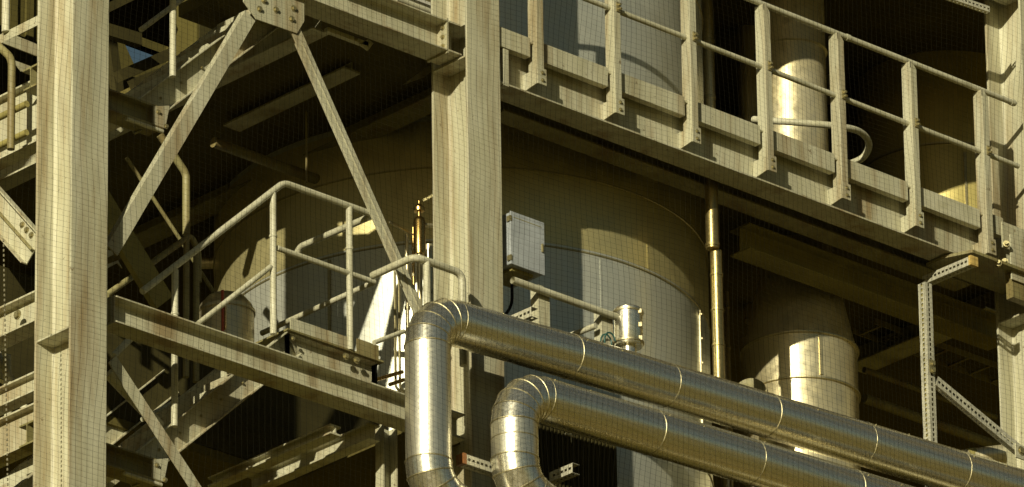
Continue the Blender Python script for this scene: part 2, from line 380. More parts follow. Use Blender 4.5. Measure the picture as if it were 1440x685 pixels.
# posts
zrail = P(1240, 72, Y=YP+.06).z; zmid = P(1130, 117, Y=YP+.06).z
PX = P(1077, 120, Y=YP).x; DX = .957
zpb = P(968, 193, Y=YP).z
def post_at(k): return V((PX+DX*k, YP, zpb))
T = thing('handrail_post', 'x', 'post', post_at(0), 'angle posts of the upper walkway handrail')
o = post_at(0); H = zrail-.02-zpb
b = MB()
b.prism([(0, 0), (.08, 0), (.08, .010), (.010, .010), (.010, .12), (0, .12)], o, X3, Y3, Z3, H-.07)
b.poly([o+V((0, .0, H-.07)), o+V((.08, 0, H-.07)), o+V((.02, 0, H+.0)), o+V((0, 0, H+.0))], Y3, .0095)
b.box(o.x, o.x+.0098, YP+.0, YP+.119, o.z+H-.07, o.z+H-.004)
b.build('angle_section', PAINT, T, bevel=.0025)
b = MB()                                                      # wider bolted foot
b.box(o.x-.01, o.x+.098, YP-.012, YP-.001, o.z-.03, o.z+.13); b.build('foot_plate', PAINT, T, bevel=.002)
for q in (.012, .085): MB().hexbolt(V((o.x+.048, YP-.012, o.z+q)), -Y3, .013, .010).build('bolt', BOLT, T)
b = MB()                                                      # knee bracket back to the beam web
b.poly([V((o.x-.004, YP, o.z-.03)), V((o.x-.004, YP, o.z+.11)), V((o.x-.004, YW-.006, o.z+.11)), V((o.x-.004, YW-.006, o.z-.06)), V((o.x-.004, YP+.09, o.z-.045))], -X3, .012)
b.build('knee_bracket', PAINT, T, bevel=.002)
b = MB(); zz = zmid
b.box(o.x+.03, o.x+.075, YP-.014, YP-.001, zz-.045, zz+.045); b.hexbolt(V((o.x+.052, YP-.014, zz+.02)), -Y3, .014, .02); b.hexbolt(V((o.x+.052, YP-.014, zz-.02)), -Y3, .012, .02)
b.tube([V((o.x+.052, YP-.03, zz-.02)), V((o.x+.052, YP-.045, zz-.03))], .012, 8)
b.build('rail_clamp', BOLT, T)
lab = {-4: 'handrail post half hidden at the central column, first on the left', -3: 'leftmost full handrail post, just right of the central column and above the grey box', -2: 'second handrail post, in front of the blue-grey upper tank', -1: 'handrail post at the right edge of the upper tank', 0: 'handrail post in front of the bright vertical duct', 1: 'handrail post crossing the curved guard tube', 2: 'handrail post second from the right end of the walkway', 3: 'last handrail post on the right, above the hanging strut'}
T['label'] = lab[0]
for k in (-3, -2, -1, 1, 2, 3): dup(T, post_at(k), lab[k])
yr = YP+.06
def railx(px, py): return P(px, py, Y=yr).x
t = thing('handrail', 'galvanised tube handrail with a middle rail along the upper walkway', 'handrail', (XA, yr, zmid))
r0 = .028
o = MB(); o.tube([V((XA+.01, yr, zrail)), V((railx(1427, 139), yr, zrail))], r0); o.build('top_rail', GALV, t, smooth=True)
o = MB()
for k in range(-4, 4):
    a = max(XA+.01, PX+DX*k+.135) if k < 3 else PX+DX*k+.135
    e = PX+DX*(k+1)+.03 if k < 3 else railx(1432, 236)
    o.tube([V((a, yr, zmid)), V((e, yr, zmid))], r0*.92)
o.build('middle_rail', GALV, t, smooth=True)
for px_ in (1190, 1418): x = railx(px_, 60); o = MB(); o.tube([V((x, yr, zrail)), V((x+.04, yr, zrail))], r0*1.18); o.build('coupling', GALV, t, smooth=True)
# curved guard tube by the duct
z = P(1130, 172, Y=1.0).z
pts = [P(1060, 168, Y=1.6), P(1087, 170, Y=1.35), P(1130, 173, Y=1.1), P(1180, 178, Y=.95), P(1210, 186, Y=1.0), P(1222, 203, Y=1.1), P(1213, 222, Y=1.2), P(1190, 232, Y=1.3)]
sm = [pts[0]]
for i in range(len(pts)-1):
    a, b_, c, d = pts[max(0, i-1)], pts[i], pts[i+1], pts[min(len(pts)-1, i+2)]
    for j in range(1, 6):
        u = j/5; sm.append(.5*((2*b_)+(c-a)*u+(2*a-5*b_+4*c-d)*u*u+(3*b_-a-3*c+d)*u**3))
tag(MB().tube(sm, .033).build('guard_hoop', GALV, smooth=True), 'curved tube looping round the bright duct behind the handrail', 'hoop')
# ------------------------------------------------------------------ tanks and ducts
TC = hit(648, 342, V((0, 3.2, 0)), Y3); TC = V((TC.x, TC.y, 0)); TR = 2.30
print('tank', TC)
def zlimb(px, py, c): return hit(px, py, V((c.x, c.y, 0)), FH).z
zs1 = zlimb(1015, 470, TC); zs2 = zlimb(1010, 372, TC); zs3 = zlimb(1000, 35, TC)
t = thing('storage_tank', 'huge round metal clad tank behind the central column, rising through the walkway floor', 'tank', (TC.x, TC.y, zL+.19))
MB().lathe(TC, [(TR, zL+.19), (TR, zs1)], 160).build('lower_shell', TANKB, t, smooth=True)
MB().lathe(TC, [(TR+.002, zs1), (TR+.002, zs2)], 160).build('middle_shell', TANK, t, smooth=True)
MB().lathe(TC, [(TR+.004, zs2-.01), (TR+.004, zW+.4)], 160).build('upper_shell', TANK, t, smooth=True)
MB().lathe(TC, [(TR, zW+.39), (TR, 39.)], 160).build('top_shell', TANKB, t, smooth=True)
for zz in (zs1-.03, zs2, zs3, zs1-1.6):
    MB().lathe(TC, [(TR+.002, zz-.010), (TR+.012, zz-.006), (TR+.012, zz+.006), (TR+.002, zz+.010)], 160).build('ring_seam', SEAM, t, smooth=True)
def angle_at(px, c, R):
    e = (hit(px, 342, V((c.x, c.y, 0)), FH)-V((c.x, c.y, 0))).dot(V((RIGHT.x, RIGHT.y, 0)).normalized())/R
    e = max(-1, min(1, e)); rt = V((RIGHT.x, RIGHT.y, 0)).normalized(); q = rt*e-FH*math.sqrt(1-e*e)
    return q
def vseam(px, z0, z1, c, R, par, m=SEAM, rivets=True):
    q = angle_at(px, c, R); s_ = q.cross(Z3); o = V((c.x, c.y, 0))+q*(R-.004)
    b = MB(); b.obox(o, s_, q, Z3, (-.012, .012), (0, .02), (z0, z1))
    if rivets:
        n = int((z1-z0)/.25)
        for i in range(n+1): b.hexbolt(o+q*.02+Z3*(z0+.04+(z1-z0-.08)*i/max(1, n)), q, .014, .012)
    b.build('vertical_seam', m, par)
vseam(978, zs1-1.6, zs1-.06, TC, TR+.004, t, BAND)
vseam(840, zs1-1.6, zs1-.06, TC, TR-.008, t, TANKB, False)
vseam(905, zs1-.0, zs2, TC, TR-.006, t, TANK, False); vseam(470, zs1-1.6, zs1-.06, TC, TR, t, SEAM, False)
q = angle_at(296, TC, TR); nz = V((TC.x, TC.y, zlimb(292, 371, TC)))+q*(TR-.05)
dn = (q-V((RIGHT.x, RIGHT.y, 0))*.9).normalized()
o = MB(); o.tube([nz+dn*.0, nz+dn*.22], .055, 20, caps=False); o.tube([nz+dn*.2, nz+dn*.225], .075, 20); o.build('nozzle', DUCT, t, smooth=True)
# bright duct with cone
DC = hit(1124, 480, V((0, 1.65, 0)), Y3); DC = V((DC.x, DC.y, 0)); DR = .53
zc = zlimb(1206, 497, DC); zb = zlimb(1207, 588, DC); z2 = zlimb(1150, 400, DC)
t = thing('vertical_duct', 'bright sheet metal duct with a conical reducer behind the long pipes at lower right', 'duct', (DC.x, DC.y, zb-3))
MB().lathe(DC, [(DR+.01, zb-4), (DR+.01, zc)], 96).build('lower_shell', DUCT, t, smooth=True)
MB().lathe(DC, [(DR+.01, zc), (.33, z2+.25), (.33, 39)], 96).build('cone', DUCT, t, smooth=True)
for zz, rr in ((zc, DR+.01), (zb+.2, DR+.01), (zb-.25, DR+.01)): MB().lathe(DC, [(rr, zz-.012), (rr+.022, zz-.008), (rr+.022, zz+.008), (rr, zz+.012)], 96).build('ring_seam', BAND, t, smooth=True)
zz = zlimb(1150, 75, DC); MB().lathe(DC, [(.33, zz-.012), (.35, zz), (.33, zz+.012)], 64).build('ring_seam', BAND, t, smooth=True)
vseam(1146, zb+.23, zc-.02, DC, DR+.01, t, BAND, False)
q = hit(1055, 556, V((0, 1.1, 0)), Y3); o = MB(); o.tube([q-V((.0, .0, 0)), q+V((.55, .35, .0))], .15, 40); o.build('nozzle', PAINT2, t, smooth=True)
o = MB(); o.tube([q-V((.012, .008, 0)), q+V((.02, .012, .0))], .165, 40); o.build('flange', PAINT2, t, smooth=True)
# slimmer duct between the tank and the bright duct
c = hit(1052, 110, V((0, 2.9, 0)), Y3); c = V((c.x, c.y, 0))
t = thing('slim_duct', 'slim golden duct rising between the upper tank and the bright duct', 'duct', (c.x, c.y, zW+.5))
MB().lathe(c, [(.10, zW+.3), (.10, 39)], 32).build('shell', DUCT, t, smooth=True)
MB().lathe(c, [(.10, zt+.1), (.115, zt+.105), (.115, zt+.13), (.10, zt+.135)], 32).build('ring_seam', BAND, t, smooth=True)
q = hit(1002, 300, V((0, 2.25, 0)), Y3)
t = thing('gold_riser', 'gold lit riser pipe against the right edge of the huge tank under the walkway', 'pipe', (q.x, q.y, zlimb(1003, 352, q)))
MB().tube([V((q.x, q.y, zlimb(1003, 352, q))), V((q.x, q.y, 39))], .055, 24).build('tube', DUCT, t, smooth=True)
for yy in (268, 345, 140, 60): zz = zlimb(1003, yy, q); MB().tube([V((q.x, q.y, zz)), V((q.x, q.y, zz+.03))], .062, 24).build('band', BAND, t, smooth=True)
q = hit(1001, 300, V((0, .46, 0)), Y3); za = zlimb(1001, 350, q)
t = thing('drain_pipe', 'gold lit pipe hanging below the walkway at the right edge of the tank', 'pipe', (q.x, q.y, za))
MB().tube([V((q.x, q.y, za)), V((q.x, q.y, zW+.3))], .06, 24).build('tube', BRONZE, t, smooth=True)
MB().tube([V((q.x, q.y, za+.02)), V((q.x, q.y, za+.05))], .067, 24).build('band', BRONZE, t, smooth=True)
q2 = V((q.x+.06, q.y+.02, 0)); MB().tube([V((q2.x, q2.y, za-1.6)), V((q2.x, q2.y, za-.001))], .055, 24).build('lower_tube', BRONZE, t, smooth=True)
for k in range(4): MB().tube([V((q2.x, q2.y, za-.25-k*.35)), V((q2.x, q2.y, za-.23-k*.35))], .061, 24).build('band', BRONZE, t, smooth=True)
# right upper tank
c = hit(1330, 250, V((0, 2.6, 0)), Y3); c = V((c.x, c.y, 0)); R3 = .86
t = thing('upper_tank', 'olive round tank behind the last handrail posts at upper right', 'tank', (c.x, c.y, zW+.5))
MB().lathe(c, [(R3, zT+.43), (R3, 39)], 96).build('shell', mat('olive_tank_paint', (.50, .42, .15), .38, metal=.35, scale=1, bump=.02), t, smooth=True)
vseam(1354, zW+.3, zW+2.3, c, R3, t, SEAM, False)
for zz in (zW+1.1, zW+2.4): MB().lathe(c, [(R3, zz-.012), (R3+.02, zz-.008), (R3+.02, zz+.008), (R3, zz+.012)], 96).build('ring_seam', SEAM, t, smooth=True)
# risers at the tank's right edge
for i, (px, y, r, z0, z1, lb) in enumerate(((1017, 2.6, .05, zs1-1.4, zW+.3, 'thin banded riser pipe hugging the right edge of the huge tank'), (1047, 2.9, .045, zs2-.9, zW+.1, 'shorter riser pipe standing right of the banded one'))):
    q = hit(px, 400, V((0, y, 0)), Y3)
    t = thing('riser_pipe', lb, 'pipe', (q.x, q.y, z0), 'riser pipes right of the tank')
    MB().tube([V((q.x, q.y, z0)), V((q.x, q.y, z1))], r, 20).build('tube', DUCT, t, smooth=True)
    for k in range(6): zz = z0+.2+k*.42; b = MB(); b.tube([V((q.x, q.y, zz)), V((q.x, q.y, zz+.025))], r+.007, 20); b.build('band', BAND, t, smooth=True)
# ------------------------------------------------------------------ insulated pipes
def insulated(label, Yp, r, vx, vy, hx, end, top, bands, lowdir, vb, lowz):
    """vertical leg through pixel (vx,vy), mitred elbow, long run through hx -> end, second elbow at the bottom"""
    v = P(vx, vy, Y=Yp); h0 = P(*hx, Y=Yp); h1 = P(*end, Y=Yp); d = (h1-h0).normalized()
    tt = (v.x-h0.x)/d.x; cor = h0+d*tt                      # corner of the centre lines
    t = thing('insulated_pipe', label, 'pipe', V((v.x, Yp, lowz-.6)), 'large insulated pipes in front of the tank')
    R = r*1.55
    ang = math.acos(max(-1, min(1, (-Z3).dot(-d)*-1)))
    k = R*math.tan((math.pi/2+math.asin(d.z)*-1)/2) if False else R
    a0 = cor-Z3*k; a1 = cor+d*k
    u = (-Z3*-1)
    # elbow arc as gores
    n = 5; arc = []
    cen = a0+(d-Z3*d.dot(Z3)).normalized()*k
    for i in range(n+1):
        tq = i/n; arc.append(a0*(1-tq)**2*1.0+cor*2*tq*(1-tq)+a1*tq*tq)
    # true arc fit
    arc = []
    ex = (d-Z3*d.dot(Z3)).normalized()
    for i in range(n+1):
        w_ = (math.pi/2-math.asin(d.z))*i/n
        arc.append(cen-ex*k*math.cos(w_)+Z3*k*math.sin(w_))
    sh = a1-arc[-1]
    e0 = arc[-1]
    path = [V((v.x, Yp, lowz))]+arc+[e0+d*((h1-e0).dot(d))]
    def tanv(i):
        if i == 0: return Z3
        if i == n: return d
        return (arc[i+1]-arc[i-1]).normalized()
    def ring(c, tn, rr, seg=56):
        up = Y3; s_ = tn.cross(up).normalized(); return [c+(up*math.cos(2*math.pi*j/seg)+s_*math.sin(2*math.pi*j/seg))*rr for j in range(seg)]
    def seg_(b, c0, t0, c1, t1, rr0, rr1=None):
        rr1 = rr1 or rr0
        A, B = ring(c0, t0, rr0), ring(c1, t1, rr1); m_ = len(A)
        b.add(A+B, [(j, (j+1) % m_, (j+1) % m_+m_, j+m_) for j in range(m_)])
    def bead(b, c, tn, rr, wdt=.006, hgt=.004):
        seg_(b, c-tn*wdt, tn, c-tn*wdt*.4, tn, rr, rr+hgt); seg_(b, c-tn*wdt*.4, tn, c+tn*wdt*.4, tn, rr+hgt); seg_(b, c+tn*wdt*.4, tn, c+tn*wdt, tn, rr+hgt, rr)
    b = MB(); seg_(b, path[0], Z3, arc[0], Z3, r); b.build('vertical_leg', PIPEV, t, smooth=True)
    for i in range(n):
        b = MB(); seg_(b, arc[i], tanv(i), arc[i+1], tanv(i+1), r+.002+.002*(i % 2)); b.build('elbow_gore', PIPE, t, smooth=True)
    bb = [h0+d*((P(q, 0, Y=Yp)-h0).x/d.x) for q in bands]
    bb = []
    for q in bands:                                          # find the point of the run that shows at column q
        lo, hi = 0., 12.
        for _ in range(40):
            mi = (lo+hi)/2; pt = h0+d*mi; rel = pt-CAM; sx = 720+F*rel.dot(RIGHT)/rel.dot(FWD)
            if sx < q: lo = mi
            else: hi = mi
        bb.append(h0+d*lo)
    cuts = [e0]+bb+[h1]
    for i in range(len(cuts)-1):
        if (cuts[i+1]-cuts[i]).dot(d) > .01:
            b = MB(); seg_(b, cuts[i], d, cuts[i+1], d, r+.0015*(i % 2)); b.build('run_section', PIPE, t, smooth=True)
    for i in range(len(cuts)-1):
        L_ = (cuts[i+1]-cuts[i]).dot(d)
        if L_ < .3: continue
        up_ = (Z3-d*d.z).normalized(); aa = (.62 if i % 2 else .95); nn = (-Y3*math.cos(aa)+up_*math.sin(aa)); ss = nn.cross(d)
        b = MB(); b.obox(cuts[i]+nn*(r+.0005), ss, nn, d, (-.004, .004), (0, .003), (.02, L_-.02))
        for j in range(int(L_/.42)): b.hexbolt(cuts[i]+nn*(r+.003)+d*(.08+.42*j), nn, .004, .002)
        b.build('lap_seam', BAND, t)
    for c_ in bb+[e0]:
        b = MB(); bead(b, c_, d, r); b.build('band', BAND, t, smooth=True)
    for i in range(n):
        b = MB(); bead(b, arc[i], tanv(i), r+.003, .007, .005); b.build('elbow_seam', BAND, t, smooth=True)
    for zz in vb:
        q = P(vx, zz, Y=Yp).z; b = MB(); bead(b, V((v.x, Yp, q)), Z3, r); b.build('band', BAND, t, smooth=True)
    # lower elbow turning right and down behind
    ld = lowdir.normalized(); c0 = V((v.x, Yp, lowz)); n2 = 4; k2 = r*1.3
    prev, pt = c0, -Z3
    for i in range(1, n2+1):
        u_ = i/n2; tn = ((-Z3)*(1-u_)+ld*u_).normalized(); nx = prev+((pt+tn)*.5).normalized()*k2*.42
        b = MB(); seg_(b, prev, -pt if False else pt, nx, tn, r+.003); b.build('lower_gore', PIPE, t, smooth=True)
        b = MB(); bead(b, prev, pt, r+.003, .008, .006); b.build('elbow_seam', BAND, t, smooth=True)
        prev, pt = nx, tn
    b = MB(); seg_(b, prev, ld, prev+ld*4, ld, r); b.build('lower_run', PIPE, t, smooth=True)
    for s_ in (.03, .16): b = MB(); bead(b, prev+ld*s_, ld, r); b.build('band', BAND, t, smooth=True)
    return t
def proj(p):
    rel = p-CAM; return (720+F*rel.dot(RIGHT)/rel.dot(FWD), 342.5+F*rel.dot(DOWN)/rel.dot(FWD))
insulated('upper insulated metal pipe: tall vertical leg, elbow, then a long run down to the right', -.50, .20, 602, 560, (660, 459), (1560, 728), 0, [800, 936, 1078, 1212, 1345, 1470], V((1, -.0, -.25)), (), P(602, 650, Y=-.50).z)
insulated('lower insulated metal pipe: shorter vertical leg, elbow, then a run below the upper pipe', -.74, .205, 724, 640, (790, 570), (1560, 800), 0, [915, 1055, 1195, 1330], V((1, .0, -.25)), (620,), P(726, 648, Y=-.74).z)
# ------------------------------------------------------------------ stair flights (one per storey)
YS0, YS1 = .62, 1.40
sl0 = P(202, 627, Y=YS0); sl1 = P(286, 560, Y=YS0); sd = (sl1-sl0).normalized(); sn = sd.cross(Y3); sn = sn if sn.z > 0 else -sn
def stair(label):
    ztop = P(404, 465, Y=YS0).z
    L_ = (ztop-sl0.z)/sd.z
    t = thing('stair_flight', label, 'stairs', sl0, 'stair flights between the storeys')
    for y, m_ in ((YS0, 'stringer'), (YS1, 'stringer')):
        b = MB(); sg = 1 if y == YS0 else -1
        b.chan(V((sl0.x, y+(0.07 if sg > 0 else -.07), sl0.z))-sn*.24-sd*.3, sd, L_+.3, .24, -.07*sg, .009, side=Y3, up=sn)
        b.build(m_, PAINT, t, bevel=.002)
    b = MB()
    for k in range(6): b.hexbolt(V((sl0.x, YS0+.07-.009, sl0.z))-sn*.12+sd*(.2+k*.32), -Y3, .010, .008)
    b.build('bolt', BOLT, t)
    n = int(L_*sd.z/.2)
    for k in range(n+1):
        q = sl0+sd*(k*.2/sd.z+.02)
        b = MB(); b.box(q.x-.09, q.x+.15, YS0+.075, YS1-.075, q.z-.10, q.z-.07); b.box(q.x-.095, q.x-.085, YS0+.08, YS1-.08, q.z-.13, q.z-.065)
        b.build('tread', PAINT, t)
    return t, L_
ST, SL = stair('lower stair flight climbing right to the landing, seen under the platform beam')
ex = sl0+sd*SL
# the short cross beam with a bolted cleat where a flight starts
def start_beam(label):
    q = P(234, 650, Y=.48)
    t = thing('landing_beam', label, 'beam', (q.x-1.2, .55, q.z-.2), 'short shaded beams with a bolted end cleat under the stair feet')
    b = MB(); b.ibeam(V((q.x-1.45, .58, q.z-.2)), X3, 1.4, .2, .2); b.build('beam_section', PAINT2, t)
    b = MB(); b.poly([V((q.x-.16, .475, q.z-.19)), V((q.x-.16, .475, q.z-.02)), V((q.x+.02, .475, q.z+.04)), V((q.x-.03, .475, q.z-.19))], Y3, .012); b.build('cleat', PAINT, t)
    b = MB(); b.hexbolt(V((q.x-.11, .475, q.z-.06)), -Y3, .016); b.hexbolt(V((q.x-.02, .475, q.z-.17)), -Y3, .016); b.build('bolt', BOLT, t)
    b = MB(); b.tube([V((q.x-.45, .50, q.z-.215)), V((q.x-.04, .50, q.z-.215))], .02); b.build('conduit', GALV, t, smooth=True)
    return t
SB = start_beam('short beam with a bolted cleat at bottom left beside the lower brace')
dup(ST, ST.location+V((0, 0, STOREY)), 'upper stair flight crossing behind the left brace, its treads catching the sun')
dup(ST, ST.location+V((-.25, 1.35, .0)), 'second stair flight deeper in the frame behind the lower one')
for px0, py0, px1, py1, y, rr, lb in ((160, 500, 190, 470, 1.0, .03, 'short slanting tube just right of the left column below the platform beam'), (152, 525, 225, 600, .75, .05, 'fat slanting tube behind the lower flat brace'), (200, 590, 330, 520, 1.55, .022, 'thin slanting rail behind the lower stair'), (160, 655, 205, 685, .9, .03, 'slanting tube at the bottom edge beside the left column')):
    tag(MB().tube([P(px0, py0, Y=y), P(px1, py1, Y=y)], rr, 12).build('slanting_tube', GALV, smooth=True), lb, 'tube')
dup(SB, SB.location+V((0, 0, STOREY)), 'short beam with a bolted cleat at upper left behind the flat brace')
# landing
q0 = P(404, 466, Y=YS0); q1 = P(533, 511, Y=YS0)
t = thing('stair_landing', 'small steel landing with a toe plate at the top of the lower stair flight', 'landing', (q0.x, YS0, q0.z-.22))
MB().chan(V((q0.x+.03, YS0+.08, q0.z-.22)), X3, q1.x-q0.x-.05, .22, -.08, .009).build('edge_channel', PAINT, t, bevel=.002)
o = MB(); o.box(q0.x-.02, q1.x+.03, YS0-.03, 1.35, q0.z+.001, q0.z+.018); o.build('floor_plate', PAINT2, t)
MB().box(q0.x+.02, P(497, 480, Y=YS0-.02).x, YS0-.022, YS0-.012, q0.z+.019, q0.z+.13).build('toe_plate', PAINT, t)
MB().box(P(500, 480, Y=YS0).x, q1.x-.02, YS0-.020, YS0-.010, q0.z+.019, q0.z+.15).build('toe_plate', PAINT2, t)
for px in (486, 501): MB().hexbolt(V((P(px, 500, Y=YS0).x, YS0-.001, q0.z-.05)), -Y3, .022, .02).build('bolt', BOLT, t)
MB().hexbolt(V((P(412, 480, Y=YS0).x, YS0-.001, q0.z-.05)), -Y3, .015, .012).build('bolt', BOLT, t)
# stair handrail
yh = YS0-.02
A, B, D = P(200, 410, Y=yh), P(399, 257, Y=yh), P(522, 299, Y=yh)
Bx = V((B.x, yh, B.z)); Dx = V((D.x, yh, B.z)); Ex = Dx+V((0, .95, 0))
t = thing('stair_handrail', 'tubular handrail climbing beside the lower stair and turning round the landing', 'handrail', A)
A2 = P(165, 442, Y=yh)
o = MB(); o.tube([A, Bx, Dx], .030, 14, bend=.07); o.build('top_rail', GALV, t, smooth=True)
o = MB(); o.tube([Dx+V((0, .03, -.02)), Ex, Ex+V((0, .06, -.08))], .030, 14, bend=.05); o.build('return_rail', GALV, t, smooth=True)
m1 = P(279, 455, Y=yh); m2 = P(381, 375, Y=yh); m3 = P(390, 349, Y=yh); m4 = V((Dx.x+.03, yh, m3.z-.0))
o = MB(); o.tube([m1, m2], .024, 12); o.tube([m3, m4], .026, 12); o.build('middle_rail', GALV, t, smooth=True)
o = MB(); o.tube([m4, m4+V((0, 1.5, 0))], .026, 12); o.tube([m4+V((.0, .03, -.0)), m4+V((0, .02, .0))], .03, 12); o.build('return_rail', GALV, t, smooth=True)
for (px, py, pb) in ((384, 272, 470), (491, 290, 492), (246, 380, 600)):
    q = P(px, py, Y=yh); zb_ = P(px, pb, Y=yh).z
    o = MB(); o.tube([V((q.x, yh, q.z)), V((q.x, yh, zb_))], .030, 14); pm = o.build('post', GALV, t, smooth=True)
    o = MB(); o.tube([V((q.x, yh, q.z-.42)), V((q.x, yh, q.z-.40))], .036, 14); o.build('collar', GALV, pm, smooth=True)
# upper flight: its post and handrail (out of frame mostly)
t = thing('stair_handrail', 'tube post and rail of the upper stair flight at top left', 'handrail', P(243, 108, Y=yh))
q = P(243, 108, Y=yh); MB().tube([q, V((q.x, yh, q.z+1.15))], .030, 14).build('post', GALV, t, smooth=True)
MB().tube([P(198, 42, Y=1.2), P(252, 2, Y=1.2), P(300, -35, Y=1.2)], .024).build('middle_rail', GALV, t, smooth=True)
q = P(243, 108, Y=yh)+V((0, 0, 1.15)); MB().tube([q-sd*.6, q+sd*1.8], .03, 14).build('top_rail', GALV, t, smooth=True)
# rear handrail in shade
t = thing('rear_handrail', 'shaded tube handrail on the far side of the lower stair', 'handrail', P(166, 402, Y=1.42))
yb = 1.42
o = MB(); a_, b_ = P(150, 415, Y=yb), P(268, 331, Y=yb); c_ = b_+V((.09, 0, -.12)); o.tube([a_, b_, c_, c_-V((0, 0, .3))], .028, 12, bend=.06); o.build('top_rail', PAINT2, t, smooth=True)
for px, z1 in ((276, 345), (262, 338)):
    q = P(px, z1, Y=yb); o = MB(); o.tube([q, V((q.x, yb, q.z-1.3))], .028, 12); o.build('post', PAINT2, t, smooth=True)
t = thing('cranked_tube', 'dim upright tube bent over at its top, in the gap left of the stair handrail', 'tube', P(262, 330, Y=2.2))
o = MB(); o.tube([P(225, 190, Y=2.2), P(262, 245, Y=2.2), P(262, 330, Y=2.2)], .036, 12, bend=.05); o.build('tube', PAINT2, t, smooth=True)
# thin tie rods crossing in the dark
o = MB(); o.tube([P(178, 222, Y=2.4), P(252, 335, Y=2.4), P(300, 410, Y=2.4)], .018, 8)
tag(o.build('tie_rod', PAINT2, smooth=True), 'thin tie rod slanting through the dark gap behind the flat brace', 'rod')
# broad shaded brace at far side of left bay
p0, p1 = P(150, 290, Y=.9), P(232, 425, Y=.9); d = (p1-p0).normalized(); n_ = d.cross(Y3)
tag(MB().obox(p0, n_, Y3, d, (-.12, .12), (0, .06), (-.3, (p1-p0).length)).build('inner_brace', DARKM), 'broad dark brace behind the left column joint', 'brace')
# little sunlit plates next to the left column
tag(MB().poly([P(152, 352, Y=.8), P(157, 352, Y=.8), P(160, 358, Y=.8), P(152, 362, Y=.8)], Y3, .01).build('cleat', PAINT), 'tiny sunlit cleat right of the left column', 'cleat')
tag(MB().poly([P(150, 372, Y=.8), P(166, 366, Y=.8), P(172, 377, Y=.8), P(165, 370, Y=.8), P(150, 378, Y=.8)], Y3, .01).build('angle_cleat', PAINT), 'thin sunlit angle beside the left column above the platform beam', 'cleat')
# small vessel and red pipe seen between the stair handrails
c = hit(318, 440, V((0, 2.1, 0)), Y3); zv = P(318, 475, Y=2.1).z
t = thing('small_vessel', 'small shiny vessel standing behind the lower stair rail', 'vessel', (c.x, c.y, zv))
MB().lathe(c, [(.001, zv-.3), (.25, zv-.3), (.25, zv+.24), (.235, zv+.3), (.17, zv+.38), (.06, zv+.43), (.001, zv+.44)], 40).build('shell', DUCT, t, smooth=True)
MB().lathe(c, [(.25, zv+.22), (.262, zv+.22), (.262, zv+.25), (.25, zv+.25)], 40).build('ring_seam', BAND, t, smooth=True)
q = P(313, 470, Y=1.75); t = thing('red_pipe', 'thin red pipe in front of the small vessel', 'pipe', q)
MB().tube([q, q+V((0, 0, .42))], .014, 8).build('tube', REDP, t, smooth=True); MB().tube([q+V((.03, 0, .05)), q+V((.03, 0, .32)), q+V((.08, 0, .32))], .009, 8).build('branch', BRASS, t, smooth=True)
# ------------------------------------------------------------------ left edge bay
xw = XC1+.2
def side_member(label, y_at50, h, b_, m, prof='i', nm='side_beam', x=xw, y0=.48, L=4.):
    q = P(50, y_at50, X=x)
    o = MB()
    if prof == 'i': o.ibeam(V((x, y0, q.z-h)), Y3, L, h, b_, side=X3)
    elif prof == 'tube': o.tube([V((x, y0, q.z)), V((x, y0+L, q.z))], b_, 12)
    else: o.box(x-.006, x+.006, y0, y0+L, q.z-h, q.z)
    return tag(o.build(nm, m, smooth=prof == 'tube'), label, 'beam' if prof != 'tube' else 'rail', 'beams and rails running back from the left column' if False else None)
side_member('deep pale beam running back from the left column below the top corner', 118, .60, .16, PAINT)
side_member('narrow sunlit plate running back at the top left corner', 24, .06, .1, PAINT, 'flat')
side_member('thin sunlit strip just under the plate at the top left corner', 33, .03, .1, PAINT, 'flat', 'edge_strip')
side_member('dark tube rail crossing the deep pale beam at left, upper one', 140, 0, .03, DARKM, 'tube', 'side_rail', x=xw-.3)
side_member('dark tube rail crossing the deep pale beam at left, lower one', 180, 0, .028, DARKM, 'tube', 'side_rail', x=xw-.3)
side_member('pale beam running back from the left column stiffener', 418, .28, .2, PAINT)
side_member('pale channel running back from the left column near the bottom corner', 528, .18, .14, PAINT)
side_member('deeper pale channel running back at the very bottom left', 573, .36, .16, PAINT)
t = thing('tube_post', 'upright tube standing at the top left corner of the view', 'post', P(8, 45, X=xw-.02))
q = P(8, 45, X=xw-.02); MB().tube([q, q+V((0, 0, 1.2))], .036, 14).build('tube', GALV, t, smooth=True)
q = P(17, 60, X=xw-.35); tag(MB().tube([q-V((0, 0, 1.)), q-V((0, 0, .15)), q+V((0, .25, .1))], .034, 12, bend=.08).build('drop_tube', PAINT2, smooth=True), 'shaded drop tube in front of the deep pale beam at left', 'tube')
p = [P(3, 60, Y=.9), P(22, 50, Y=.9), P(52, 62, Y=.9), P(52, 79, Y=.9)]
tag(MB().poly(p, Y3, .012).build('cleat_plate', PAINT), 'pale plate behind the left column at the top left corner', 'plate')
p = [P(18, 84, Y=.9), P(48, 95, Y=.9), P(48, 107, Y=.9), P(30, 100, Y=.9)]
tag(MB().poly(p, Y3, .012).build('cleat_plate', PAINT), 'small four sided pale plate below the one at the top left corner', 'plate')
for px0, py0, px1, py1, lb in ((-5, 495, 48, 600, 'tube brace in the shade at the lower left edge'), (10, 500, 12, 620, 'short upright tube at the lower left edge')):
    tag(MB().tube([P(px0, py0, X=xw+.4), P(px1, py1, X=xw+.4)], .035, 12).build('tube_brace' if px0 < 0 else 'short_tube', GALV, smooth=True), lb, 'tube')
b = MB(); b.hexbolt(P(25, 443, X=xw-.11), -X3, .03, .02); tag(b.build('large_bolt', BOLT), 'large bolt head on the pale beam left of the column', 'bolt')
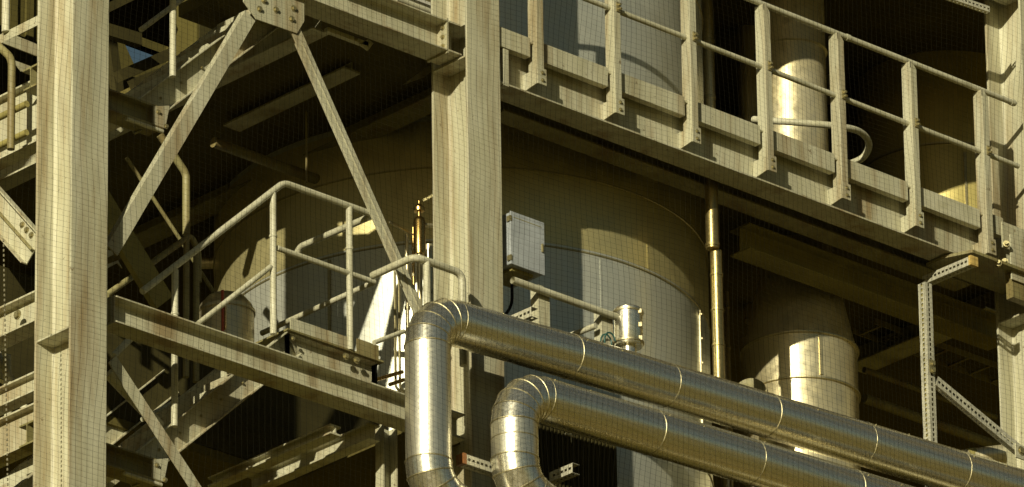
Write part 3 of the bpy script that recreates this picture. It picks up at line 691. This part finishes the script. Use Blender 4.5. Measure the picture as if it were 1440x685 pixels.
# chain at left
b = MB()
for k in range(50):
    q = P(5+k*.12, 340+k*7, Y=-.2); b.tube([q, q+V((0, 0, .022))], .007, 6)
tag(b.build('hanging_chain', BLACKC), 'fine chain hanging down the left edge of the view', 'chain')
# dark frames behind the upper stair
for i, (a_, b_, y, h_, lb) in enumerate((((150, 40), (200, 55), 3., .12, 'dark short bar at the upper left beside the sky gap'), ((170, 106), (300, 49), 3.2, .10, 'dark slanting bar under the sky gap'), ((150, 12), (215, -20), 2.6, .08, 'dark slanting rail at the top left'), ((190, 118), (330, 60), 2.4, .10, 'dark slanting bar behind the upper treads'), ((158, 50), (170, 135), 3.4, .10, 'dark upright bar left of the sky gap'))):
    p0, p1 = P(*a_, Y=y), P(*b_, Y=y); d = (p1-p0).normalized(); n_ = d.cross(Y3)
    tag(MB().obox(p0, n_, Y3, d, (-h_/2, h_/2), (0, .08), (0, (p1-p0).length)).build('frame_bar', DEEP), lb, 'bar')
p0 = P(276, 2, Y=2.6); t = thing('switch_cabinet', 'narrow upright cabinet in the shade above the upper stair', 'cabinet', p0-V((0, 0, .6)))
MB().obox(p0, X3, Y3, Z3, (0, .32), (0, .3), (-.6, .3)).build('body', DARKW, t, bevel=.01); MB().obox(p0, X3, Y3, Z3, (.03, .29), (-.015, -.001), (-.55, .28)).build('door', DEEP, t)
# ------------------------------------------------------------------ inner lit beams below the lower deck
for (a_, b_, y, h_, lb) in (((527, 596), (345, 690), .34, .15, 'sunlit beam running back under the lower platform at bottom centre'), ((472, 598), (330, 655), .34, .09, 'narrow sunlit beam behind the wider one under the lower platform')):
    q = P(a_[0], a_[1], Y=y)
    o = MB(); o.ibeam(V((q.x, y, q.z-h_)), Y3, 1.62, h_, .12, side=X3); tag(o.build('under_beam', PAINT), lb, 'beam')
q = P(536, 606, Y=.6)
t = thing('hanger_post', 'short sunlit steel post hanging below the platform beam at bottom centre', 'post', q-V((0, 0, 2)))
MB().chan(V((q.x-.07, .6, q.z-2.)), Z3, 2.02, .17, .10, .012, side=-Y3, up=X3).build('channel', PAINT, t)
# ------------------------------------------------------------------ enclosure, valve, guard rails, canister
q = P(717, 296, Y=-.02); p1 = P(763, 360, Y=-.02)
w_ = P(763, 310, Y=-.02).x-q.x; hh = .50
t = thing('control_box', 'grey metal box mounted on the right side of the central column', 'box', (q.x, 0, q.z-hh))
x_ = q.x+.02
MB().box(x_, x_+w_, .0, .40, q.z-hh, q.z).build('body', BOX, t, bevel=.008)
MB().box(x_-.008, x_+w_+.008, -.012, -.002, q.z-hh-.005, q.z+.006).build('door', BOX, t, bevel=.004)
MB().tube([V((x_-.05, .25, q.z-hh+.02)), V((x_-.05, .25, q.z))], .045, 16).build('side_tube', BRASS, t, smooth=True)
MB().box(x_+.06, x_+w_-.08, .05, .35, q.z-hh-.03, q.z-hh-.001).build('gland_plate', DARKM, t)
for zz in (.06, .44): MB().box(x_-.016, x_+.004, -.018, .03, q.z-zz-.03, q.z-zz+.02).build('hinge', BOLT, t)
MB().box(x_+w_-.035, x_+w_-.015, -.026, -.012, q.z-.29, q.z-.21).build('latch', BOLT, t, bevel=.003)
b = MB(); b.box(x_+.03, x_+w_-.03, -.0145, -.0122, q.z-.05, q.z-.045); b.build('door_edge', DARKM, t)
b = MB(); b.tube([V((x_+w_*.5, .2, q.z-hh)), V((x_+w_*.5, .2, q.z-hh-.3)), V((x_+w_*.5-.1, .4, q.z-hh-.5))], .014, 8, bend=.1); b.build('gland_cable', NETM, t, smooth=True)
# dim services in the recesses
for i, (px0, py0, px1, py1, y, r_, lb) in enumerate(((1215, 560, 1400, 610, 2.3, .05, 'dim pipe run crossing the dark gap right of the bright duct, lower one'), (1215, 520, 1400, 575, 2.6, .03, 'thin dim pipe crossing the dark gap right of the bright duct, upper one'), (300, 200, 600, 300, 2.7, .05, 'dim pipe run under the upper deck behind the two diagonal braces'))):
    p0_, p1_ = P(px0, py0, Y=y), P(px1, py1, Y=y); tag(MB().tube([p0_, V((p1_.x, y, p0_.z))], r_, 12).build('service_run', PAINT2, smooth=True), lb, 'pipe')
q = P(431, 228, Y=2.0); tag(MB().tube([q+V((0, 0, .5)), q-V((0, 0, .2))], .010, 6).build('drop_rod', PAINT2, smooth=True), 'thin rod hanging under the upper deck above the stair handrail corner', 'rod')
q = P(480, 150, Y=2.2); t = thing('bulkhead_lamp', 'small unlit lamp fixed under the upper deck between the braces', 'lamp', q)
MB().lathe(q, [(.001, q.z-.06), (.07, q.z-.05), (.08, q.z), (.08, q.z+.03), (.001, q.z+.03)], 20).build('body', GALV, t, smooth=True)
q0 = P(1230, 455, Y=2.2); t = thing('cable_ladder', 'dim cable ladder in the shade right of the bright duct', 'tray', q0)
for dy in (0, .3): MB().box(q0.x, q0.x+2.2, 2.2+dy, 2.21+dy, q0.z, q0.z+.06).build('side_rail', PAINT2, t)
for k in range(7): MB().box(q0.x+.1+.3*k, q0.x+.13+.3*k, 2.211, 2.499, q0.z+.01, q0.z+.03).build('rung', PAINT2, t)
# relief valve and its pipes
yv = 1.0
q = P(590, 355, Y=yv)
t = thing('relief_valve', 'brass relief valve with a domed cap left of the central column', 'valve', q-V((0, 0, .2)))
MB().lathe(q, [(.001, q.z-.02), (.05, q.z-.02), (.055, q.z+.02), (.055, q.z+.3), (.045, q.z+.33), (.02, q.z+.35), (.02, q.z+.40)], 24).build('body', BRASS, t, smooth=True)
MB().lathe(q, [(.02, q.z+.395), (.05, q.z+.40), (.052, q.z+.43), (.03, q.z+.46), (.012, q.z+.475), (.012, q.z+.50), (.001, q.z+.50)], 24).build('cap', BRASS, t, smooth=True)
MB().tube([q+V((0, 0, -.02)), q+V((0, 0, -.9))], .026, 14).build('stem', DUCT, t, smooth=True)
MB().tube([q+V((.05, 0, .28)), q+V((.16, 0, .31)), q+V((.3, 0, .28))], .018, 10, bend=.03).build('outlet', DUCT, t, smooth=True)
for i, (px, r, y, z_, m_, lb) in enumerate(((572, .018, 1.2, 330, DUCT, 'thin vertical pipe left of the relief valve'), (603, .042, 1.25, 345, DUCT, 'stout vertical pipe right of the relief valve'), (581, .014, 1.1, 320, BRASS, 'thin brass vertical line beside the relief valve'))):
    q2 = P(px, z_, Y=y); b = MB(); b.tube([q2, V((q2.x, y, q2.z-1.1))], r, 12)
    t = thing('service_pipe', lb, 'pipe', q2-V((0, 0, 1.1)), 'vertical service pipes by the relief valve'); b.build('tube', m_, t, smooth=True)
    b = MB()
    for k in range(3): b.tube([q2-V((0, 0, .2+k*.25)), q2-V((0, 0, .23+k*.25))], r+.008, 12)
    b.build('clamp', BAND, t, smooth=True)
b = MB(); b.tube([P(548, 312, Y=1.1), P(580, 330, Y=1.1)], .012, 8); tag(b.build('impulse_line', BAND, smooth=True), 'short sloping impulse line running into the relief valve pipes', 'pipe')
for px, y0_, y1_ in ((555, 375, 545), (561, 378, 545)):
    q2 = P(px, y0_, Y=1.5); q3 = P(px, y1_, Y=1.5)
    tag(MB().tube([q2, V((q2.x, 1.5, q3.z)), V((q2.x+.1, 1.5, q3.z-.03))], .012, 8, bend=.04).build('thin_line', SEAM, smooth=True), 'left one of two thin lines running down the sunlit side of the tank' if px == 555 else 'right one of two thin lines running down the sunlit side of the tank', 'pipe')
b = MB(); b.tube([P(526, 482, Y=.4), P(568, 466, Y=.4)], .022, 12); tag(b.build('tube_stub', GALV, smooth=True), 'short tube end sticking out left of the vertical insulated pipe', 'tube')
for (a_, c_, lb) in (((528, 534), (566, 523), 'upper small angled pipe at the foot of the thin lines'), ((548, 541), (568, 534), 'lower small angled pipe at the foot of the thin lines')):
    tag(MB().tube([P(*a_, Y=.9), P(*c_, Y=.9)], .018, 10).build('branch_pipe', BRASS, smooth=True), lb, 'pipe')
# bent guard in front of the central column
yg = -.17
a_ = P(524, 385, X=P(583, 361, Y=yg).x); b_ = P(583, 361, Y=yg); c_ = V((P(650, 390, Y=yg).x, yg, b_.z)); d_ = V((c_.x, yg, P(650, 440, Y=yg).z))
t = thing('bent_guard', 'small bent tube guard in front of the central column above the pipe elbow', 'guard rail', d_)
st = V((b_.x, yg+.55, b_.z)); MB().tube([st, b_, c_, d_-V((0, 0, .5))], .034, 14, bend=.09).build('rail', GALV, t, smooth=True)
q = P(600, 368, Y=yg); MB().tube([q-V((0, 0, .0)), q-V((0, 0, .9))], .034, 14).build('post', GALV, t, smooth=True)
# second small rail in front of the tank
yk = -.13
a_ = P(721, 394, Y=yk); e_ = P(866, 445, Y=yk)
t = thing('guard_rail', 'open ended tube rail on two flat posts in front of the huge tank', 'guard rail', a_-V((0, 0, .5)))
b = MB(); b.tube([a_, V((e_.x, yk, a_.z))], .034, 16, caps=False); b.tube([a_+V((.001, 0, 0)), V((e_.x, yk, a_.z))], .027, 16, caps=False); b.build('top_rail', GALV, t, smooth=True)
for px, py in ((764, 407), (853, 440)):
    q = P(px, py, Y=yk+.04); b = MB(); b.poly([q+V((-.06, 0, .03)), q+V((.0, 0, .03)), q+V((.075, 0, -.05)), q+V((.075, 0, -.5)), q+V((-.06, 0, -.5))], Y3, .012); b.box(q.x-.062, q.x-.052, q.y+.013, q.y+.10, q.z-.5, q.z+.02); b.build('flat_post', PAINT, t)
q = P(797, 474, Y=yk+.1); b = MB(); b.tube([q, q+V((0, -.0, 0))+V((.40, 0, .0))-V((0, .3, 0))*0], .001, 6)
b = MB(); b.tube([P(797, 474, Y=.25), P(838, 458, Y=-.1)], .028, 12); b.build('lower_rail', GALV, t, smooth=True)
# canister
yc = -.15
q = P(884, 490, Y=yc); zt_ = P(884, 436, Y=yc).z; zb_ = P(884, 488, Y=yc).z
t = thing('metal_canister', 'shiny cylindrical canister with a clamp ring beside the end of the tube rail', 'canister', (q.x, yc, zb_-.2))
b = MB(); b.lathe(q, [(.001, zb_), (.125, zb_), (.13, zb_+.01), (.13, zt_-.01), (.12, zt_), (.001, zt_+.005)], 48); b.build('body', PIPE, t, smooth=True)
for zz in (zb_+.03, zt_-.035): MB().lathe(q, [(.13, zz-.012), (.141, zz-.008), (.141, zz+.008), (.13, zz+.012)], 48).build('clamp_ring', BAND, t, smooth=True)
b = MB(); b.lathe(q, [(.07, zb_-.25), (.07, zb_-.001)], 32); b.build('neck', PIPE, t, smooth=True)
rt = V((RIGHT.x, RIGHT.y, 0)).normalized()
for zz in (zt_-.05, (zt_+zb_)/2, zb_+.05): b = MB(); b.obox(q*1+V((0, 0, zz-q.z))+(rt*.8-FH*.6).normalized()*.132, rt, FH, Z3, (-.012, .018), (-.015, .015), (-.022, .022)); b.build('latch', BAND, t, bevel=.003)
cc = P(857, 479, Y=-.17); b = MB(); b.tube([cc+V((.055*math.cos(k*.5), -.02+.004*k, .075*math.sin(k*.5))) for k in range(20)], .008, 8)
tag(b.build('coiled_cable', CABLE, smooth=True), 'small coil of dark green cable hung left of the canister', 'cable')
# ------------------------------------------------------------------ perforated strut pieces
def strutbar(b, p0, p1, side, nrm, wd=.06, dp=.05, slot=.032, pitch=.05, faces=2):
    """slotted channel: slotted face (side x length) plus slotted flank"""
    d = (p1-p0).normalized(); L = (p1-p0).length; t_ = .004
    def strip(O, s_, n_, W):
        e = W*.36
        b.obox(O, s_, n_, d, (0, e), (0, t_), (0, L)); b.obox(O, s_, n_, d, (W-e, W), (0, t_), (0, L))
        k = 0.
        while k < L-pitch:
            b.obox(O, s_, n_, d, (e, W-e), (.0003, t_-.0003), (k, k+pitch-slot)); k += pitch
        b.obox(O, s_, n_, d, (e, W-e), (.0003, t_-.0003), (k, L))
    strip(p0, side, nrm, wd)
    if faces > 1: strip(p0+nrm*(t_+.0004), nrm, side, dp)
    b.obox(p0+nrm*(dp+.006), side, nrm, d, (.006, wd), (0, .003), (.0, L))
q = P(1301, 396, Y=-.20); qb = P(1310, 650, Y=-.20)
t = thing('strut_hanger', 'perforated galvanised strut hanging from the walkway with a slotted diagonal arm', 'strut frame', (q.x, -.20, qb.z-.5))
b = MB(); strutbar(b, V((q.x, -.20, qb.z-.6)), V((q.x, -.20, q.z)), X3, Y3, .085, .09); b.build('upright', STRUT, t)
MB().box(q.x+.012, q.x+.08, -.18, -.115, qb.z-.6, q.z-.01).build('inner_lip', DARKM, t)
p0 = P(1316, 541, Y=-.21); p1 = P(1432, 637, Y=-.21); d = (p1-p0).normalized(); sdv = Y3.cross(d).normalized()
b = MB(); strutbar(b, p0-sdv*.0, p1, sdv if sdv.z > 0 else -sdv, Y3, .10, .05); b.build('diagonal_arm', STRUT, t)
b = MB(); b.obox(P(1311, 520, Y=-.225), X3, Y3, Z3, (-.03, .045), (0, .01), (-.03, .1)); b.build('joint_plate', BOLT, t)
for zz in (-.01, .06): MB().hexbolt(P(1311, 520, Y=-.225)+V((.01, 0, zz)), -Y3, .018).build('bolt', BOLT, t)
b = MB(); b.obox(p1, X3, Y3, Z3, (-.05, .10), (-.02, -.004), (-.06, .08)); b.build('end_bracket', PAINT, t)
MB().hexbolt(p1+V((.02, -.02, .02)), -Y3, .03).build('bolt', BOLT, t)
# stub struts with caps
def stub(label, a_, y, L, capm, d=Y3):
    p = P(*a_, Y=y); t = thing('strut_stub', label, 'strut', p, 'short strut ends around the pipes')
    b = MB(); strutbar(b, p+d*.01, p+d*L, X3 if abs(d.x) < .5 else Y3, Z3, .085, .085); b.build('strut', STRUT, t)
    if capm: MB().obox(p-d*.03, X3 if abs(d.x) < .5 else Y3, Z3, d, (-.004, .09), (-.004, .095), (0, .038)).build('end_cap', capm, t)
    return t
stub('short strut with an orange end cap between the two vertical pipe legs', (655, 652), -.55, .62, ORANGE, X3)
stub('short open strut end to the right of the lower pipe leg', (806, 664), -.8, .30, None, V((0, 1, 0)))
stub('slotted strut end resting on the upper pipe beside the central column', (748, 444), -.35, .34, None, V((0, 1, 0)))
p0 = P(1364, 372, Y=-.2)
t = thing('cantilever_strut', 'slotted strut with a yellow end cap on top of the corner bracket', 'strut', p0)
b = MB(); strutbar(b, p0+V((0, .02, 0)), p0+V((0, .62, 0)), X3, Z3, .085, .08); b.build('strut', STRUT, t)
MB().box(p0.x-.004, p0.x+.09, p0.y-.02, p0.y+.015, p0.z-.004, p0.z+.09).build('end_cap', YELLOW, t)
# corner bracket assembly at the right column
zq = P(1370, 392, Y=-.12).z
t = thing('corner_bracket', 'heavy plate bracket joining the walkway to the right column', 'bracket', (XC3-.3, 0, zq))
o = MB(); o.poly([V((XC3-1.05, .10, zW-.012)), V((XC3-.95, -.16, zW-.012)), V((XC3-.02, -.16, zW-.012)), V((XC3-.02, .35, zW-.012)), V((XC3-1.05, .35, zW-.012))], -Z3, .03); o.build('base_plate', PAINT2, t)
x_ = P(1420, 345, Y=-.1).x
o = MB(); o.box(x_, x_+.22, -.11, -.095, P(1420, 392, Y=-.1).z, P(1420, 330, Y=-.1).z); o.build('upright_plate', PAINT, t, bevel=.002)
for a_ in ((1415, 345), (1404, 372), (1413, 370)): q = P(*a_, Y=-.11); b = MB(); b.tube([q, q-V((.03, .03, 0))], .032, 14); b.tube([q-V((.03, .03, 0)), q-V((.05, .05, 0))], .018, 10); b.build('bolt', BOLT, t, smooth=True)
o = MB(); o.box(XC3-.35, XC3+.4, -.09, -.004, zW-.30, zW-.04); o.build('seat_plate', PAINT2, t)
o = MB(); q = P(1408, 312, Y=-.05); o.box(q.x, q.x+.8, -.06, -.045, q.z-.26, q.z); tag(o.build('edge_channel', PAINT), 'pale channel passing in front of the right column at walkway level', 'channel')
# rusty pipe length between strut and column
p0, p1 = P(1330, 640, Y=.3), P(1425, 633, Y=-.3)
t = thing('stained_pipe', 'short stained pipe length lying behind the strut arm at lower right', 'pipe', p0)
MB().tube([P(1335, 650, Y=.4), P(1412, 640, Y=.1)], .10, 24).build('tube', DUCT, t, smooth=True)
MB().tube([P(1361, 646, Y=.3), P(1372, 645, Y=.26)], .104, 24).build('band', DARKM, t, smooth=True)
p = P(1412, 668, Y=-.3); b = MB(); strutbar(b, p+V((-.35, 0, .02)), p+V((.3, 0, .02)), Z3, Y3, .08, .05); tag(b.build('strut_rail', STRUT), 'slotted strut rail at the foot of the right column', 'strut')
# perforated arm at top right
p0, p1 = P(1340, 2, Y=-.1), P(1392, 17, Y=-.1); b = MB(); strutbar(b, p0-V((.5, 0, .0)), p1, Z3, Y3, .06, .05); t = tag(b.build('slotted_arm', STRUT), 'slotted arm reaching the right column at the top edge', 'strut')
# sunlit clutter above the upper left beam
q = P(552, 8, Y=1.1); t = thing('cable_tray', 'sunlit white cable tray behind the upper left beam', 'tray', q)
MB().obox(q, X3, Y3, Z3, (0, .5), (0, .03), (-.12, .35)).build('panel', mat('white_sheet', (.7, .68, .6), .5, scale=3), t); MB().tube([q+V((0, -.05, .05)), q+V((.5, -.05, .05))], .03, 12).build('conduit', GALV, t, smooth=True)
MB().tube([q+V((0, -.06, .16)), q+V((.5, -.06, .16))], .02, 12).build('conduit', BAND, t, smooth=True)
# ------------------------------------------------------------------ netting hung in front
nb = MB(); yN = -1.75
x0, x1, z0, z1 = -8., 11., 26.2, 37.2
cx_, cz_ = .060, .048; r = .0012
def nw(x, z):
    return V((x+.022*math.sin(z*1.9+x*.7)+.010*math.sin(z*5.1+x*2.3), yN+.07*math.sin(x*.9+z*.5)+.03*math.sin(x*2.6-z*1.3), z+.016*math.sin(x*1.7)+.012*math.sin(x*4.3+z*1.1)))
def strand(pts):
    vs = []; n = len(pts)
    for q in pts:
        vs += [q+V((r, 0, r)), q+V((-r, 0, r)), q+V((-r*.2, -r*1.6, -r)), ]
    fs = []
    for i in range(n-1):
        for j in range(3): k = (j+1) % 3; fs.append((i*3+j, i*3+k, i*3+3+k, i*3+3+j))
    nb.add(vs, fs)
x = x0
while x < x1:
    strand([nw(x, z0+(z1-z0)*i/56) for i in range(57)]); x += cx_
z = z0
while z < z1:
    strand([nw(x0+(x1-x0)*i/95, z) for i in range(96)]); z += cz_
tag(nb.build('safety_net', NETM, loc=(0, yN, z0)), 'fine dark safety netting hung across the whole front of the steelwork', 'netting')
